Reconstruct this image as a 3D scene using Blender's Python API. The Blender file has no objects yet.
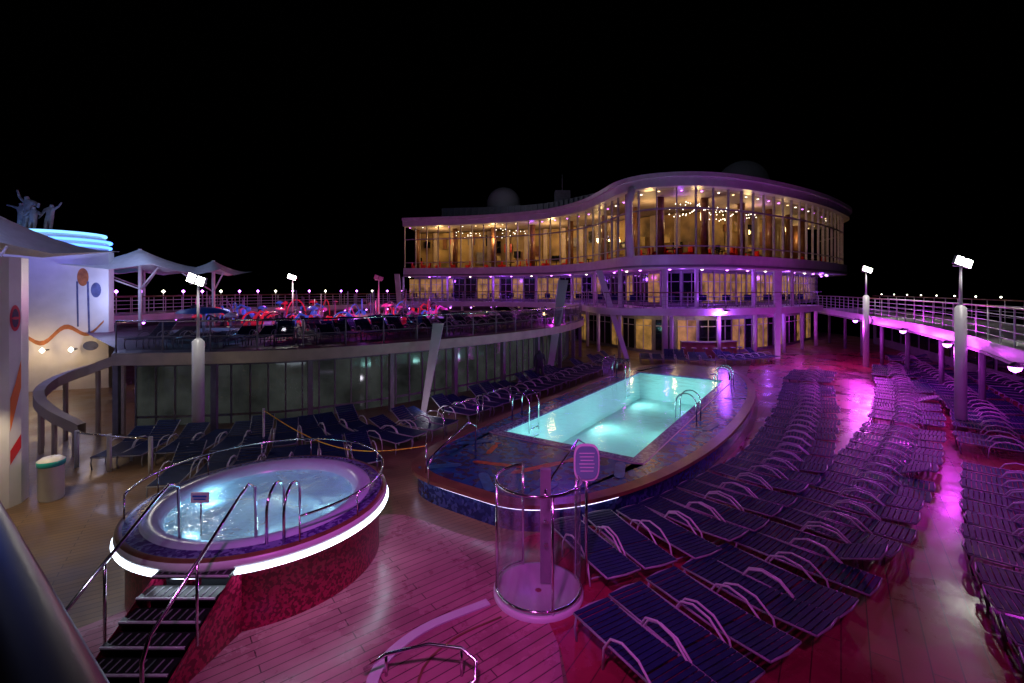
import bpy, math, random
from mathutils import Vector, Matrix
random.seed(7)
S = bpy.context.scene
COL = S.collection
rad = math.radians

# ------------------------------------------------------------------ materials
def mat(name, col, rough=0.5, metal=0.0, emis=None, es=0.0, noise=0.0, nscale=4.0, bump=0.0, spec=0.5):
    m = bpy.data.materials.new(name); m.use_nodes = True
    nt = m.node_tree; b = nt.nodes['Principled BSDF']
    b.inputs['Base Color'].default_value = (*col, 1)
    b.inputs['Roughness'].default_value = rough
    b.inputs['Metallic'].default_value = metal
    b.inputs['Specular IOR Level'].default_value = spec
    if emis:
        b.inputs['Emission Color'].default_value = (*emis, 1)
        b.inputs['Emission Strength'].default_value = es
        m.cycles.emission_sampling = 'NONE'
    if noise > 0 or bump > 0:
        tc = nt.nodes.new('ShaderNodeTexCoord')
        n = nt.nodes.new('ShaderNodeTexNoise'); n.inputs['Scale'].default_value = nscale
        n.inputs['Detail'].default_value = 6
        nt.links.new(tc.outputs['Object'], n.inputs['Vector'])
        if noise > 0:
            r = nt.nodes.new('ShaderNodeValToRGB')
            r.color_ramp.elements[0].position = 0.3; r.color_ramp.elements[1].position = 0.7
            r.color_ramp.elements[0].color = (*[c*(1-noise) for c in col], 1)
            r.color_ramp.elements[1].color = (*[min(1, c*(1+noise*0.5)) for c in col], 1)
            nt.links.new(n.outputs['Fac'], r.inputs['Fac'])
            nt.links.new(r.outputs['Color'], b.inputs['Base Color'])
            if emis:
                mr = nt.nodes.new('ShaderNodeMapRange'); mr.inputs['From Min'].default_value = 0.3; mr.inputs['From Max'].default_value = 0.7
                mr.inputs['To Min'].default_value = es*0.25; mr.inputs['To Max'].default_value = es*1.4
                nt.links.new(n.outputs['Fac'], mr.inputs[0]); nt.links.new(mr.outputs[0], b.inputs['Emission Strength'])
        if bump > 0:
            bp = nt.nodes.new('ShaderNodeBump'); bp.inputs['Strength'].default_value = bump
            bp.inputs['Distance'].default_value = 0.02
            nt.links.new(n.outputs['Fac'], bp.inputs['Height'])
            nt.links.new(bp.outputs['Normal'], b.inputs['Normal'])
    return m

def emit(name, col, s, sample=False):
    m = bpy.data.materials.new(name); m.use_nodes = True
    nt = m.node_tree; nt.nodes.clear()
    e = nt.nodes.new('ShaderNodeEmission'); e.inputs[0].default_value = (*col, 1); e.inputs[1].default_value = s
    o = nt.nodes.new('ShaderNodeOutputMaterial'); nt.links.new(e.outputs[0], o.inputs[0])
    if not sample: m.cycles.emission_sampling = 'NONE'
    return m

def glass(name, tint=(0.85, 0.9, 0.92), refl=0.06, rough=0.03, film=0.0):
    m = bpy.data.materials.new(name); m.use_nodes = True
    nt = m.node_tree; nt.nodes.clear(); L = nt.links.new
    t = nt.nodes.new('ShaderNodeBsdfTransparent'); t.inputs[0].default_value = (*tint, 1)
    g = nt.nodes.new('ShaderNodeBsdfGlossy'); g.inputs['Roughness'].default_value = rough
    lw = nt.nodes.new('ShaderNodeLayerWeight'); lw.inputs['Blend'].default_value = 0.5
    pw = nt.nodes.new('ShaderNodeMath'); pw.operation = 'POWER'; pw.inputs[1].default_value = 3.5
    ma = nt.nodes.new('ShaderNodeMath'); ma.operation = 'MULTIPLY_ADD'; ma.inputs[1].default_value = 0.7; ma.inputs[2].default_value = refl
    L(lw.outputs['Facing'], pw.inputs[0]); L(pw.outputs[0], ma.inputs[0])
    src = t.outputs[0]
    if film > 0:
        d = nt.nodes.new('ShaderNodeBsdfDiffuse'); d.inputs[0].default_value = (0.8, 0.8, 0.85, 1)
        tc = nt.nodes.new('ShaderNodeTexCoord'); mp = nt.nodes.new('ShaderNodeMapping'); mp.inputs['Scale'].default_value = (6, 6, 0.8)
        n = nt.nodes.new('ShaderNodeTexNoise'); n.inputs['Scale'].default_value = 1.0; n.inputs['Detail'].default_value = 5
        L(tc.outputs['Object'], mp.inputs[0]); L(mp.outputs[0], n.inputs['Vector'])
        mr = nt.nodes.new('ShaderNodeMapRange'); mr.inputs['From Min'].default_value = 0.4; mr.inputs['From Max'].default_value = 0.7; mr.inputs['To Max'].default_value = film
        L(n.outputs['Fac'], mr.inputs[0])
        m2 = nt.nodes.new('ShaderNodeMixShader'); L(mr.outputs[0], m2.inputs[0]); L(t.outputs[0], m2.inputs[1]); L(d.outputs[0], m2.inputs[2]); src = m2.outputs[0]
    mx = nt.nodes.new('ShaderNodeMixShader'); o = nt.nodes.new('ShaderNodeOutputMaterial')
    L(ma.outputs[0], mx.inputs[0]); L(src, mx.inputs[1]); L(g.outputs[0], mx.inputs[2]); L(mx.outputs[0], o.inputs[0])
    return m

def planks(name, c1, c2, mortar, bw=2.2, rh=0.13, ms=0.006, rot=0.0, r0=0.2, r1=0.5):
    m = bpy.data.materials.new(name); m.use_nodes = True
    nt = m.node_tree; b = nt.nodes['Principled BSDF']; L = nt.links.new
    tc = nt.nodes.new('ShaderNodeTexCoord'); mp = nt.nodes.new('ShaderNodeMapping')
    mp.inputs['Rotation'].default_value = (0, 0, rot)
    L(tc.outputs['Object'], mp.inputs[0])
    br = nt.nodes.new('ShaderNodeTexBrick')
    br.inputs['Color1'].default_value = (*c1, 1); br.inputs['Color2'].default_value = (*c2, 1)
    br.inputs['Mortar'].default_value = (*mortar, 1)
    br.inputs['Scale'].default_value = 1; br.inputs['Mortar Size'].default_value = ms
    br.inputs['Brick Width'].default_value = bw; br.inputs['Row Height'].default_value = rh
    L(mp.outputs[0], br.inputs['Vector'])
    n = nt.nodes.new('ShaderNodeTexNoise'); n.inputs['Scale'].default_value = 0.7; n.inputs['Detail'].default_value = 8
    n.inputs['Roughness'].default_value = 0.65
    L(tc.outputs['Object'], n.inputs['Vector'])
    rr = nt.nodes.new('ShaderNodeMapRange'); rr.inputs['From Min'].default_value = 0.38; rr.inputs['From Max'].default_value = 0.62
    rr.inputs['To Min'].default_value = r0; rr.inputs['To Max'].default_value = r1
    L(n.outputs['Fac'], rr.inputs[0]); L(rr.outputs[0], b.inputs['Roughness'])
    cr = nt.nodes.new('ShaderNodeMapRange'); cr.inputs['From Min'].default_value = 0.3; cr.inputs['From Max'].default_value = 0.7
    cr.inputs['To Min'].default_value = 0.62; cr.inputs['To Max'].default_value = 1.18
    L(n.outputs['Fac'], cr.inputs[0])
    mu = nt.nodes.new('ShaderNodeVectorMath'); mu.operation = 'SCALE'
    L(br.outputs['Color'], mu.inputs[0]); L(cr.outputs[0], mu.inputs['Scale']); L(mu.outputs[0], b.inputs['Base Color'])
    bp = nt.nodes.new('ShaderNodeBump'); bp.inputs['Strength'].default_value = 0.15; bp.inputs['Distance'].default_value = 0.01
    L(n.outputs['Fac'], bp.inputs['Height']); L(bp.outputs[0], b.inputs['Normal'])
    return m

def mosaic(name, cols, scale=9.0, rough=0.25):
    m = bpy.data.materials.new(name); m.use_nodes = True
    nt = m.node_tree; b = nt.nodes['Principled BSDF']; L = nt.links.new
    tc = nt.nodes.new('ShaderNodeTexCoord')
    v = nt.nodes.new('ShaderNodeTexVoronoi'); v.inputs['Scale'].default_value = scale
    n = nt.nodes.new('ShaderNodeTexNoise'); n.inputs['Scale'].default_value = 0.8; n.inputs['Detail'].default_value = 2
    L(tc.outputs['Object'], v.inputs['Vector']); L(tc.outputs['Object'], n.inputs['Vector'])
    sp = nt.nodes.new('ShaderNodeSeparateColor'); L(v.outputs['Color'], sp.inputs[0])
    ma = nt.nodes.new('ShaderNodeMath'); ma.operation = 'MULTIPLY_ADD'; ma.inputs[1].default_value = 0.45
    L(sp.outputs[0], ma.inputs[0])
    m2 = nt.nodes.new('ShaderNodeMath'); m2.operation = 'MULTIPLY'; m2.inputs[1].default_value = 0.6
    L(n.outputs['Fac'], m2.inputs[0]); L(m2.outputs[0], ma.inputs[2])
    r = nt.nodes.new('ShaderNodeValToRGB'); r.color_ramp.interpolation = 'CONSTANT'
    el = r.color_ramp.elements
    while len(el) < len(cols): el.new(0.5)
    for i, c in enumerate(cols):
        el[i].position = i/len(cols); el[i].color = (*c, 1)
    L(ma.outputs[0], r.inputs[0]); L(r.outputs[0], b.inputs['Base Color'])
    b.inputs['Roughness'].default_value = rough
    return m

def water(name, tint, bumpscale=3.0, strength=0.3, scatter=None, sfac=0.0):
    m = bpy.data.materials.new(name); m.use_nodes = True
    nt = m.node_tree; nt.nodes.clear(); L = nt.links.new
    tc = nt.nodes.new('ShaderNodeTexCoord')
    n = nt.nodes.new('ShaderNodeTexNoise'); n.inputs['Scale'].default_value = bumpscale; n.inputs['Detail'].default_value = 3
    L(tc.outputs['Object'], n.inputs['Vector'])
    bp = nt.nodes.new('ShaderNodeBump'); bp.inputs['Strength'].default_value = strength; bp.inputs['Distance'].default_value = 0.05
    L(n.outputs['Fac'], bp.inputs['Height'])
    t = nt.nodes.new('ShaderNodeBsdfTransparent'); t.inputs[0].default_value = (*tint, 1)
    g = nt.nodes.new('ShaderNodeBsdfGlossy'); g.inputs['Roughness'].default_value = 0.08
    f = nt.nodes.new('ShaderNodeLayerWeight'); f.inputs['Blend'].default_value = 0.5
    pw = nt.nodes.new('ShaderNodeMath'); pw.operation = 'POWER'; pw.inputs[1].default_value = 5
    ma = nt.nodes.new('ShaderNodeMath'); ma.operation = 'MULTIPLY_ADD'; ma.inputs[1].default_value = 0.9; ma.inputs[2].default_value = 0.02
    L(bp.outputs[0], g.inputs['Normal']); L(bp.outputs[0], f.inputs['Normal'])
    L(f.outputs['Facing'], pw.inputs[0]); L(pw.outputs[0], ma.inputs[0])
    mx = nt.nodes.new('ShaderNodeMixShader'); o = nt.nodes.new('ShaderNodeOutputMaterial')
    L(ma.outputs[0], mx.inputs[0])
    src = t.outputs[0]
    if scatter:
        d = nt.nodes.new('ShaderNodeBsdfTranslucent'); d.inputs[0].default_value = (*scatter, 1)
        n2 = nt.nodes.new('ShaderNodeTexNoise'); n2.inputs['Scale'].default_value = 1.3; n2.inputs['Detail'].default_value = 8
        n2.inputs['Roughness'].default_value = 0.72; n2.inputs['Distortion'].default_value = 0.8
        L(tc.outputs['Object'], n2.inputs['Vector'])
        mr = nt.nodes.new('ShaderNodeMapRange'); mr.inputs['From Min'].default_value = 0.40; mr.inputs['From Max'].default_value = 0.78
        mr.inputs['To Max'].default_value = sfac
        L(n2.outputs['Fac'], mr.inputs[0])
        m3 = nt.nodes.new('ShaderNodeMixShader'); L(mr.outputs[0], m3.inputs[0]); L(t.outputs[0], m3.inputs[1]); L(d.outputs[0], m3.inputs[2])
        src = m3.outputs[0]
    L(src, mx.inputs[1]); L(g.outputs[0], mx.inputs[2]); L(mx.outputs[0], o.inputs[0])
    return m

M_white = mat('white_paint', (0.72, 0.72, 0.74), 0.35, noise=0.12, nscale=1.5)
M_frame = mat('lounger_frame_paint', (0.26, 0.26, 0.30), 0.4)
M_arm = mat('lounger_arm_paint', (0.55, 0.55, 0.58), 0.35)
M_cream = mat('cream_paint', (0.50, 0.42, 0.33), 0.45, noise=0.2, nscale=2)
M_grey = mat('grey_paint', (0.22, 0.22, 0.25), 0.5, noise=0.2)
M_mull = mat('mullion_paint', (0.40, 0.38, 0.42), 0.45, noise=0.2)
M_dark = mat('dark_paint', (0.02, 0.02, 0.025), 0.35)
M_black = mat('black_rubber', (0.012, 0.012, 0.014), 0.45, noise=0.3, nscale=20)
M_chrome = mat('steel', (0.75, 0.75, 0.78), 0.14, 1.0)
M_navy = mat('navy_strap', (0.007, 0.017, 0.080), 0.6, noise=0.3, nscale=5, spec=0.2)
M_teak = planks('teak_deck', (0.22, 0.13, 0.07), (0.18, 0.105, 0.06), (0.04, 0.025, 0.02), rot=rad(-32), r0=0.28, r1=0.55)
M_teakpink = planks('composite_deck', (0.44, 0.17, 0.22), (0.39, 0.15, 0.20), (0.08, 0.03, 0.04), rot=rad(-38), rh=0.15, ms=0.008, r0=0.2, r1=0.4)
M_red = planks('red_deck', (0.36, 0.03, 0.07), (0.31, 0.025, 0.06), (0.12, 0.015, 0.03), rh=0.30, bw=3.0, ms=0.008, rot=rad(-55), r0=0.2, r1=0.42)
M_wood = mat('wood_coping', (0.20, 0.09, 0.05), 0.3, noise=0.35, nscale=3)
M_mosaic = mosaic('blue_mosaic', [(0.01, 0.02, 0.10), (0.02, 0.05, 0.22), (0.01, 0.09, 0.25), (0.03, 0.03, 0.09), (0.02, 0.16, 0.28), (0.10, 0.03, 0.18)], 7)
M_mosaic2 = mosaic('wall_mosaic', [(0.01, 0.015, 0.06), (0.02, 0.04, 0.15), (0.01, 0.02, 0.09), (0.04, 0.07, 0.2), (0.01, 0.01, 0.04)], 14)
M_redmos = mosaic('red_mosaic', [(0.20, 0.004, 0.03), (0.33, 0.008, 0.05), (0.14, 0.0, 0.02), (0.42, 0.015, 0.08), (0.24, 0.006, 0.04)], 26, 0.3)
M_bluetile = mosaic('rim_tile', [(0.05, 0.05, 0.16), (0.10, 0.10, 0.28), (0.07, 0.04, 0.2), (0.18, 0.2, 0.42), (0.06, 0.06, 0.2)], 18)
M_pooltile = mat('pool_tile', (0.55, 0.80, 0.80), 0.6, noise=0.05, nscale=0.6)
M_tubshell = mat('tub_shell', (0.52, 0.66, 0.80), 0.25, noise=0.06)
M_water = water('pool_water', (0.82, 1.0, 0.98), 2.2, 0.35)
M_tubwater = water('tub_water', (0.66, 0.90, 0.98), 6, 0.5, (0.90, 0.94, 0.85), 0.6)
M_sea = mat('sea_water', (0.002, 0.004, 0.008), 0.2, bump=0.4, nscale=0.3)
M_glass = glass('clear_glass', (0.95, 0.96, 1.0), 0.07)
M_shglass = glass('shower_glass', (0.86, 0.85, 0.92), 0.10, 0.08, 0.20)
M_facglass = glass('facade_glass', (0.84, 0.80, 0.76), 0.06)
M_darkglass = mat('dark_glass', (0.006, 0.008, 0.012), 0.06, spec=0.8)
M_shadewin = mat('dim_window', (0.01, 0.012, 0.016), 0.08, emis=(0.75, 0.85, 0.8), es=0.028, noise=0.6, nscale=0.8)
M_warmwall = mat('warm_wall', (0.46, 0.33, 0.13), 0.6, noise=0.7, nscale=0.6)
M_ceil = mat('ceiling', (0.4, 0.33, 0.3), 0.6)
M_carpet = mat('carpet', (0.12, 0.06, 0.05), 0.9)
M_led = emit('led_white', (0.70, 0.84, 1.0), 8, True)
M_ledlav = emit('led_lavender', (0.72, 0.62, 1.0), 4, True)
M_ledblue = emit('led_blue', (0.08, 0.25, 1.0), 4.0)
M_ledcyan = emit('led_cyan', (0.20, 0.55, 1.0), 2.2)
M_lamp = emit('lamp_head_glow', (1.0, 0.97, 0.9), 40)
M_purp = emit('purple_lamp', (0.62, 0.15, 1.0), 14)
M_warmlamp = emit('warm_lamp', (1.0, 0.72, 0.35), 7)
M_wlamp2 = emit('white_downlight', (1.0, 0.9, 0.75), 8)
M_win = mat('lit_window', (0.3, 0.2, 0.08), 0.15, emis=(1.0, 0.52, 0.13), es=0.22, noise=0.7, nscale=1.4)
M_canvas = mat('canvas', (0.75, 0.76, 0.8), 0.7, noise=0.1)
M_orange = mat('orange_paint', (0.8, 0.2, 0.03), 0.4)
M_redp = mat('red_paint', (0.6, 0.02, 0.02), 0.4)
M_bluep = mat('blue_paint', (0.03, 0.15, 0.6), 0.4)
M_teal = mat('teal_paint', (0.02, 0.35, 0.35), 0.4)
M_yellow = mat('yellow_paint', (0.8, 0.5, 0.03), 0.4)

# ------------------------------------------------------------------ mesh builder
class MB:
    def __init__(s): s.v = []; s.f = []; s.m = []; s.mats = []; s.sm = []
    def mi(s, m):
        if m not in s.mats: s.mats.append(m)
        return s.mats.index(m)
    def face(s, idx, m, smooth=False):
        s.f.append(idx); s.m.append(s.mi(m)); s.sm.append(smooth)
    def poly(s, pts, m):
        b = len(s.v); s.v += [tuple(p) for p in pts]; s.face(list(range(b, b+len(pts))), m)
    def box(s, c, size, m, rot=0.0, tilt=None):
        hx, hy, hz = size[0]/2, size[1]/2, size[2]/2
        R = Matrix.Rotation(rot, 3, 'Z')
        if tilt: R = R @ Matrix.Rotation(tilt, 3, 'Y')
        b = len(s.v)
        for z in (-hz, hz):
            for x, y in ((-hx, -hy), (hx, -hy), (hx, hy), (-hx, hy)):
                p = R @ Vector((x, y, z)); s.v.append((c[0]+p.x, c[1]+p.y, c[2]+p.z))
        for q in ((0,3,2,1),(4,5,6,7),(0,1,5,4),(1,2,6,5),(2,3,7,6),(3,0,4,7)):
            s.face([b+i for i in q], m)
    def tube(s, pts, r, m, n=8, closed=False, r2=None):
        pts = [Vector(p) for p in pts]; N = len(pts); b = len(s.v)
        up = Vector((0, 0, 1)); prev = None
        for i, p in enumerate(pts):
            if closed: t = pts[(i+1) % N]-pts[i-1]
            else: t = pts[min(i+1, N-1)]-pts[max(i-1, 0)]
            t.normalize()
            if prev is None:
                a = up.cross(t)
                if a.length < 1e-3: a = Vector((1, 0, 0))
            else:
                a = prev - t*prev.dot(t)
                if a.length < 1e-4: a = up.cross(t)
            a.normalize(); prev = a; c = t.cross(a)
            rr = r if r2 is None else r+(r2-r)*i/(N-1)
            for k in range(n):
                an = 2*math.pi*k/n
                q = p+a*math.cos(an)*rr+c*math.sin(an)*rr; s.v.append(tuple(q))
        for i in range(N if closed else N-1):
            j = (i+1) % N
            for k in range(n):
                l = (k+1) % n
                s.face([b+i*n+k, b+i*n+l, b+j*n+l, b+j*n+k], m, True)
        if not closed:
            s.face([b+k for k in range(n)][::-1], m); s.face([b+(N-1)*n+k for k in range(n)], m)
    def lathe(s, c, prof, m, n=48, mlist=None, a0=0, a1=2*math.pi):
        full = abs(a1-a0-2*math.pi) < 1e-5
        b = len(s.v); K = len(prof); cnt = n if full else n+1
        for i in range(cnt):
            an = a0+(a1-a0)*i/n
            for r, z in prof: s.v.append((c[0]+r*math.cos(an), c[1]+r*math.sin(an), c[2]+z))
        for i in range(n):
            j = (i+1) % cnt
            for k in range(K-1):
                s.face([b+i*K+k, b+j*K+k, b+j*K+k+1, b+i*K+k+1], mlist[k] if mlist else m, True)
    def ribbon(s, pts, z0, z1, m):
        for a, b in zip(pts[:-1], pts[1:]):
            s.poly([(a[0], a[1], z0), (b[0], b[1], z0), (b[0], b[1], z1), (a[0], a[1], z1)], m)
    def band(s, A, B, z0, z1, m):
        b = len(s.v)
        for p, q in zip(A, B):
            s.v += [(p[0], p[1], z0), (p[0], p[1], z1), (q[0], q[1], z1), (q[0], q[1], z0)]
        for i in range(len(A)-1):
            for k in range(4):
                l = (k+1) % 4
                s.face([b+i*4+k, b+(i+1)*4+k, b+(i+1)*4+l, b+i*4+l], m)
        s.face([b, b+1, b+2, b+3], m); e = b+(len(A)-1)*4; s.face([e+3, e+2, e+1, e], m)
    def build(s, name, parent=None, recalc=True):
        me = bpy.data.meshes.new(name); me.from_pydata(s.v, [], s.f)
        for m in s.mats: me.materials.append(m)
        me.polygons.foreach_set('material_index', s.m); me.polygons.foreach_set('use_smooth', s.sm)
        if recalc:
            import bmesh
            bm = bmesh.new(); bm.from_mesh(me); bmesh.ops.recalc_face_normals(bm, faces=bm.faces); bm.to_mesh(me); bm.free()
        me.update()
        o = bpy.data.objects.new(name, me); COL.objects.link(o)
        if parent: o.parent = parent
        return o

def empty(name):
    o = bpy.data.objects.new(name, None); COL.objects.link(o); return o

def smooth(P, step=0.6):
    P = [Vector((p[0], p[1])) for p in P]; out = []
    E = [2*P[0]-P[1]]+P+[2*P[-1]-P[-2]]
    for i in range(1, len(E)-2):
        p0, p1, p2, p3 = E[i-1:i+3]
        n = max(2, int((p2-p1).length/step))
        for k in range(n):
            t = k/n
            out.append(0.5*((2*p1)+(p2-p0)*t+(2*p0-5*p1+4*p2-p3)*t*t+(3*p1-p0-3*p2+p3)*t**3))
    out.append(P[-1]); return out

def resample(P, d):
    acc = 0
    res = [(P[0].copy(), (P[1]-P[0]).normalized())]
    for a, b in zip(P[:-1], P[1:]):
        L = (b-a).length
        if L < 1e-6: continue
        t = (b-a)/L; pos = d-acc
        while pos <= L:
            res.append((a+t*pos, t)); pos += d
        acc = L-(pos-d)
    return res

def offset(P, d):
    out = []
    for i in range(len(P)):
        t = (P[min(i+1, len(P)-1)]-P[max(i-1, 0)]).normalized()
        out.append(P[i]+Vector((t.y, -t.x))*d)
    return out

def railing(mb, P, z, h=1.1, step=1.5, rails=4, r=0.022, m=M_chrome, top=None):
    for p, t in resample(P, step):
        mb.tube([(p.x, p.y, z), (p.x, p.y, z+h)], r, m, 5)
    for k in range(rails):
        zz = z+h*(k+1)/rails
        mb.tube([(p.x, p.y, zz) for p in P], (0.035 if k == rails-1 else 0.012), (top or m) if k == rails-1 else m, 5)

def light(kind, name, loc, energy, col, radius=0.1, target=None, size=1.0, spot=None, blend=0.5):
    l = bpy.data.lights.new(name, kind); l.energy = energy; l.color = col
    if kind == 'AREA': l.size = size
    else: l.shadow_soft_size = radius
    if kind == 'SPOT' and spot: l.spot_size = rad(spot); l.spot_blend = blend
    o = bpy.data.objects.new(name, l); COL.objects.link(o); o.location = loc
    if target is not None:
        o.rotation_euler = (Vector(target)-Vector(loc)).to_track_quat('-Z', 'Y').to_euler()
    return o

MAG = (0.85, 0.05, 1.0); PUR = (0.38, 0.08, 1.0); WARM = (1.0, 0.66, 0.30)

# ------------------------------------------------------------------ camera / world
cam = bpy.data.cameras.new('Camera'); co = bpy.data.objects.new('Camera', cam); COL.objects.link(co)
co.location = (0, 0, 4.6); co.rotation_euler = (rad(90), 0, 0)
cam.sensor_width = 36; cam.lens = 16.52; cam.shift_y = -0.0503; cam.clip_start = 0.05; cam.clip_end = 6000
S.camera = co
w = bpy.data.worlds.new('World'); S.world = w; w.use_nodes = True
nt = w.node_tree; bg = nt.nodes['Background']
sky = nt.nodes.new('ShaderNodeTexSky'); sky.sky_type = 'NISHITA'; sky.sun_disc = False
sky.sun_elevation = rad(-5); sky.sun_rotation = rad(200)
nt.links.new(sky.outputs[0], bg.inputs[0]); bg.inputs[1].default_value = 0.02
S.view_settings.view_transform = 'Standard'; S.view_settings.look = 'None'; S.view_settings.exposure = 0
sun = light('SUN', 'moon_light', (0, 0, 50), 0.03, (0.7, 0.8, 1.0), target=(10, 30, 0)); sun.data.angle = rad(0.5)

# ------------------------------------------------------------------ pool frame
PC = Vector((4.6, 17.2)); U = Vector((0.56, 0.83)).normalized(); V = Vector((U.y, -U.x))
def W(u, v): return PC+U*u+V*v

mb = MB(); mb.poly([(-3000, -1500, -16), (3000, -1500, -16), (3000, 4500, -16), (-3000, 4500, -16)], M_sea); mb.build('sea_water')
mb = MB()
hole = [W(-5.95, -2.05), W(-5.95, 2.05), W(5.95, 2.05), W(5.95, -2.05)]
outr = [Vector((-34, -10)), Vector((34, -10)), Vector((34, 75)), Vector((-34, 75))]
for i in range(4):
    j = (i+1) % 4
    mb.poly([(*outr[i], 0), (*outr[j], 0), (*hole[j], 0), (*hole[i], 0)], M_teak)
for i in range(4):
    j = (i+1) % 4
    mb.poly([(*outr[i], 0), (*outr[j], 0), (*outr[j], -16), (*outr[i], -16)], M_grey)
mb.build('ship_deck_ground')
mb = MB()
P = smooth([(-9.5, 3), (-7.2, 5.0), (-4.2, 8.2), (-2.9, 9.4), (-2.2, 9.6), (-0.5, 8.6), (0.6, 8.7)], 0.5)
mb.poly([(p.x, p.y, 0.004) for p in P]+[(0.6, 3.0, 0.004)], M_teakpink); mb.build('composite_deck_floor')
mb = MB()
P = smooth([(0.62, 3.0), (0.62, 6.0), (0.1, 8.6), (3.0, 9.8), (7.2, 14.5), (10.2, 19.5), (12.5, 25), (17, 33)], 0.5)
mb.poly([(p.x, p.y, 0.008) for p in P]+[(33, 36, 0.008), (33, 3, 0.008)], M_red); mb.build('red_deck_floor')
mb = MB()
P = smooth([(-1.55, 5.0), (-1.62, 5.7), (-1.2, 6.35), (-0.35, 6.9)], 0.15)
mb.band(offset(P, 0.07), offset(P, -0.07), 0.009, 0.03, M_arm)
P = smooth([(-1.05, 5.0), (-1.08, 5.7), (-0.75, 6.2), (-0.15, 6.6)], 0.15)
mb.band(offset(P, 0.015), offset(P, -0.015), 0.009, 0.014, M_wood)
mb.build('floor_edging_strip')

# ------------------------------------------------------------------ swimming pool
pool = empty('swimming_pool')
def outline(s, th, da=0.0):
    c, q = math.cos(th), math.sin(th)
    a, b = 9.7+da, 3.3+da; n = 2.2
    if q < 0: n = 5.5 if c < 0 else 3.4
    return W(0.15+s*a*math.copysign(abs(c)**(2/n), c), 0.3+s*b*math.copysign(abs(q)**(2/n), q))
def rect(th, du, dv):
    c, q = math.cos(th), math.sin(th); k = min(du/max(abs(c), 1e-6), dv/max(abs(q), 1e-6))
    return (c*k, q*k)
ths = [2*math.pi*i/160 for i in range(160)]
ths += [math.pi+0.004, math.pi+0.012, 1.5*math.pi-0.01, 1.5*math.pi+0.01]
for su in (1, -1):
    for sv in (1, -1): ths.append(math.atan2(sv*1.9, su*5.8) % (2*math.pi))
ths = sorted(set(ths)); N = len(ths)
mb = MB()
rings = []
rings.append([(*outline(1, t, -0.12), 0.0) for t in ths])
rings.append([(*outline(1, t, -0.12), 0.47) for t in ths])
rings.append([(*outline(1, t), 0.47) for t in ths])
rings.append([(*outline(1, t), 0.55) for t in ths])
rings.append([(*outline(1, t, -0.28), 0.56) for t in ths])
rings.append([(*outline(1, t, -0.29), 0.545) for t in ths])
rings.append([(*W(*rect(t, 6.15, 2.25)), 0.545) for t in ths])
rings.append([(*W(*rect(t, 6.13, 2.23)), 0.565) for t in ths])
rings.append([(*W(*rect(t, 5.8, 1.9)), 0.565) for t in ths])
rings.append([(*W(*rect(t, 5.8, 1.9)), 0.52) for t in ths])
rings.append([(*W(*rect(t, 5.79, 1.89)), -0.7) for t in ths])
rm = [M_mosaic2, M_wood, M_wood, M_wood, M_wood, M_mosaic, M_frame, M_bluetile, M_bluetile, M_pooltile]
base = []
for r in rings: base.append(len(mb.v)); mb.v += r
for k in range(len(rings)-1):
    for i in range(N):
        j = (i+1) % N
        mb.face([base[k]+i, base[k]+j, base[k+1]+j, base[k+1]+i], rm[k])
mb.face([base[-1]+i for i in range(N)], M_pooltile)
mb.build('pool_apron_and_basin', pool)
mb = MB(); mb.poly([(*W(*p), 0.51) for p in ((-5.79, 1.89), (5.79, 1.89), (5.79, -1.89), (-5.79, -1.89))], M_water)
mb.build('water_surface', pool, False)
mb = MB()
def arc(t0, t1, n, da, z): return [(*outline(1, t0+(t1-t0)*i/n, da), z) for i in range(n+1)]
mb.tube(arc(math.pi*0.80, math.pi*1.0, 30, -0.09, 0.44)+arc(math.pi*1.004, math.pi*1.36, 50, -0.09, 0.44), 0.022, M_ledlav, 6)
mb.build('edge_led_strip', pool)
mb = MB()
def blob(c, rx, ry, rot, m, z=0.55, tail=True):
    pts = []
    for i in range(20):
        a = 2*math.pi*i/20; x = rx*math.cos(a); y = ry*math.sin(a)*(1+0.3*math.cos(2*a))
        pts.append((c[0]+x*math.cos(rot)-y*math.sin(rot), c[1]+x*math.sin(rot)+y*math.cos(rot), z))
    mb.poly(pts, m)
    if tail:
        t = [(rx*0.9, 0), (rx*1.5, ry), (rx*1.5, -ry)]
        mb.poly([(c[0]+x*math.cos(rot)-y*math.sin(rot), c[1]+x*math.sin(rot)+y*math.cos(rot), z+.001) for x, y in t], m)
M_inl = mat('orange_inlay', (0.5, 0.10, 0.02), 0.3, noise=0.5, nscale=8); M_inl2 = mat('cyan_inlay', (0.02, 0.20, 0.34), 0.3, noise=0.6, nscale=8)
blob(W(-7.6, 0.3), 0.7, 0.14, 0.5, M_inl, 0.55); blob(W(-8.0, -0.7), 0.5, 0.12, -0.3, M_inl, 0.551); blob(W(-7.2, -1.3), 0.35, 0.1, 1.3, M_inl, 0.553)
for u_, v_, r_ in ((-7.0, -2.0, 0.3), (-8.6, 1.0, 0.9), (-6.7, 1.9, 1.3), (7.6, 1.3, .4), (8, -1, .9), (2.5, 2.9, .2), (-2, 2.9, .8), (-8.8, -1.6, 0.2), (-8.9, -0.2, 1.8)):
    blob(W(u_, v_), 0.5, 0.16, r_, M_inl2, 0.556, False)
mb.build('mosaic_inlays', pool)
def uprail(mb, a, b, z0, h, r=0.022, n=10):
    a = Vector(a); b = Vector(b); pts = [(*a, z0)]
    for i in range(n+1):
        t = math.pi*i/n; k = (1-math.cos(t))/2; p = a+(b-a)*k; pts.append((p.x, p.y, z0+h*0.6+h*0.4*math.sin(t)))
    pts.append((*b, z0-0.35)); mb.tube(pts, r, M_chrome, 8)
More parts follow.
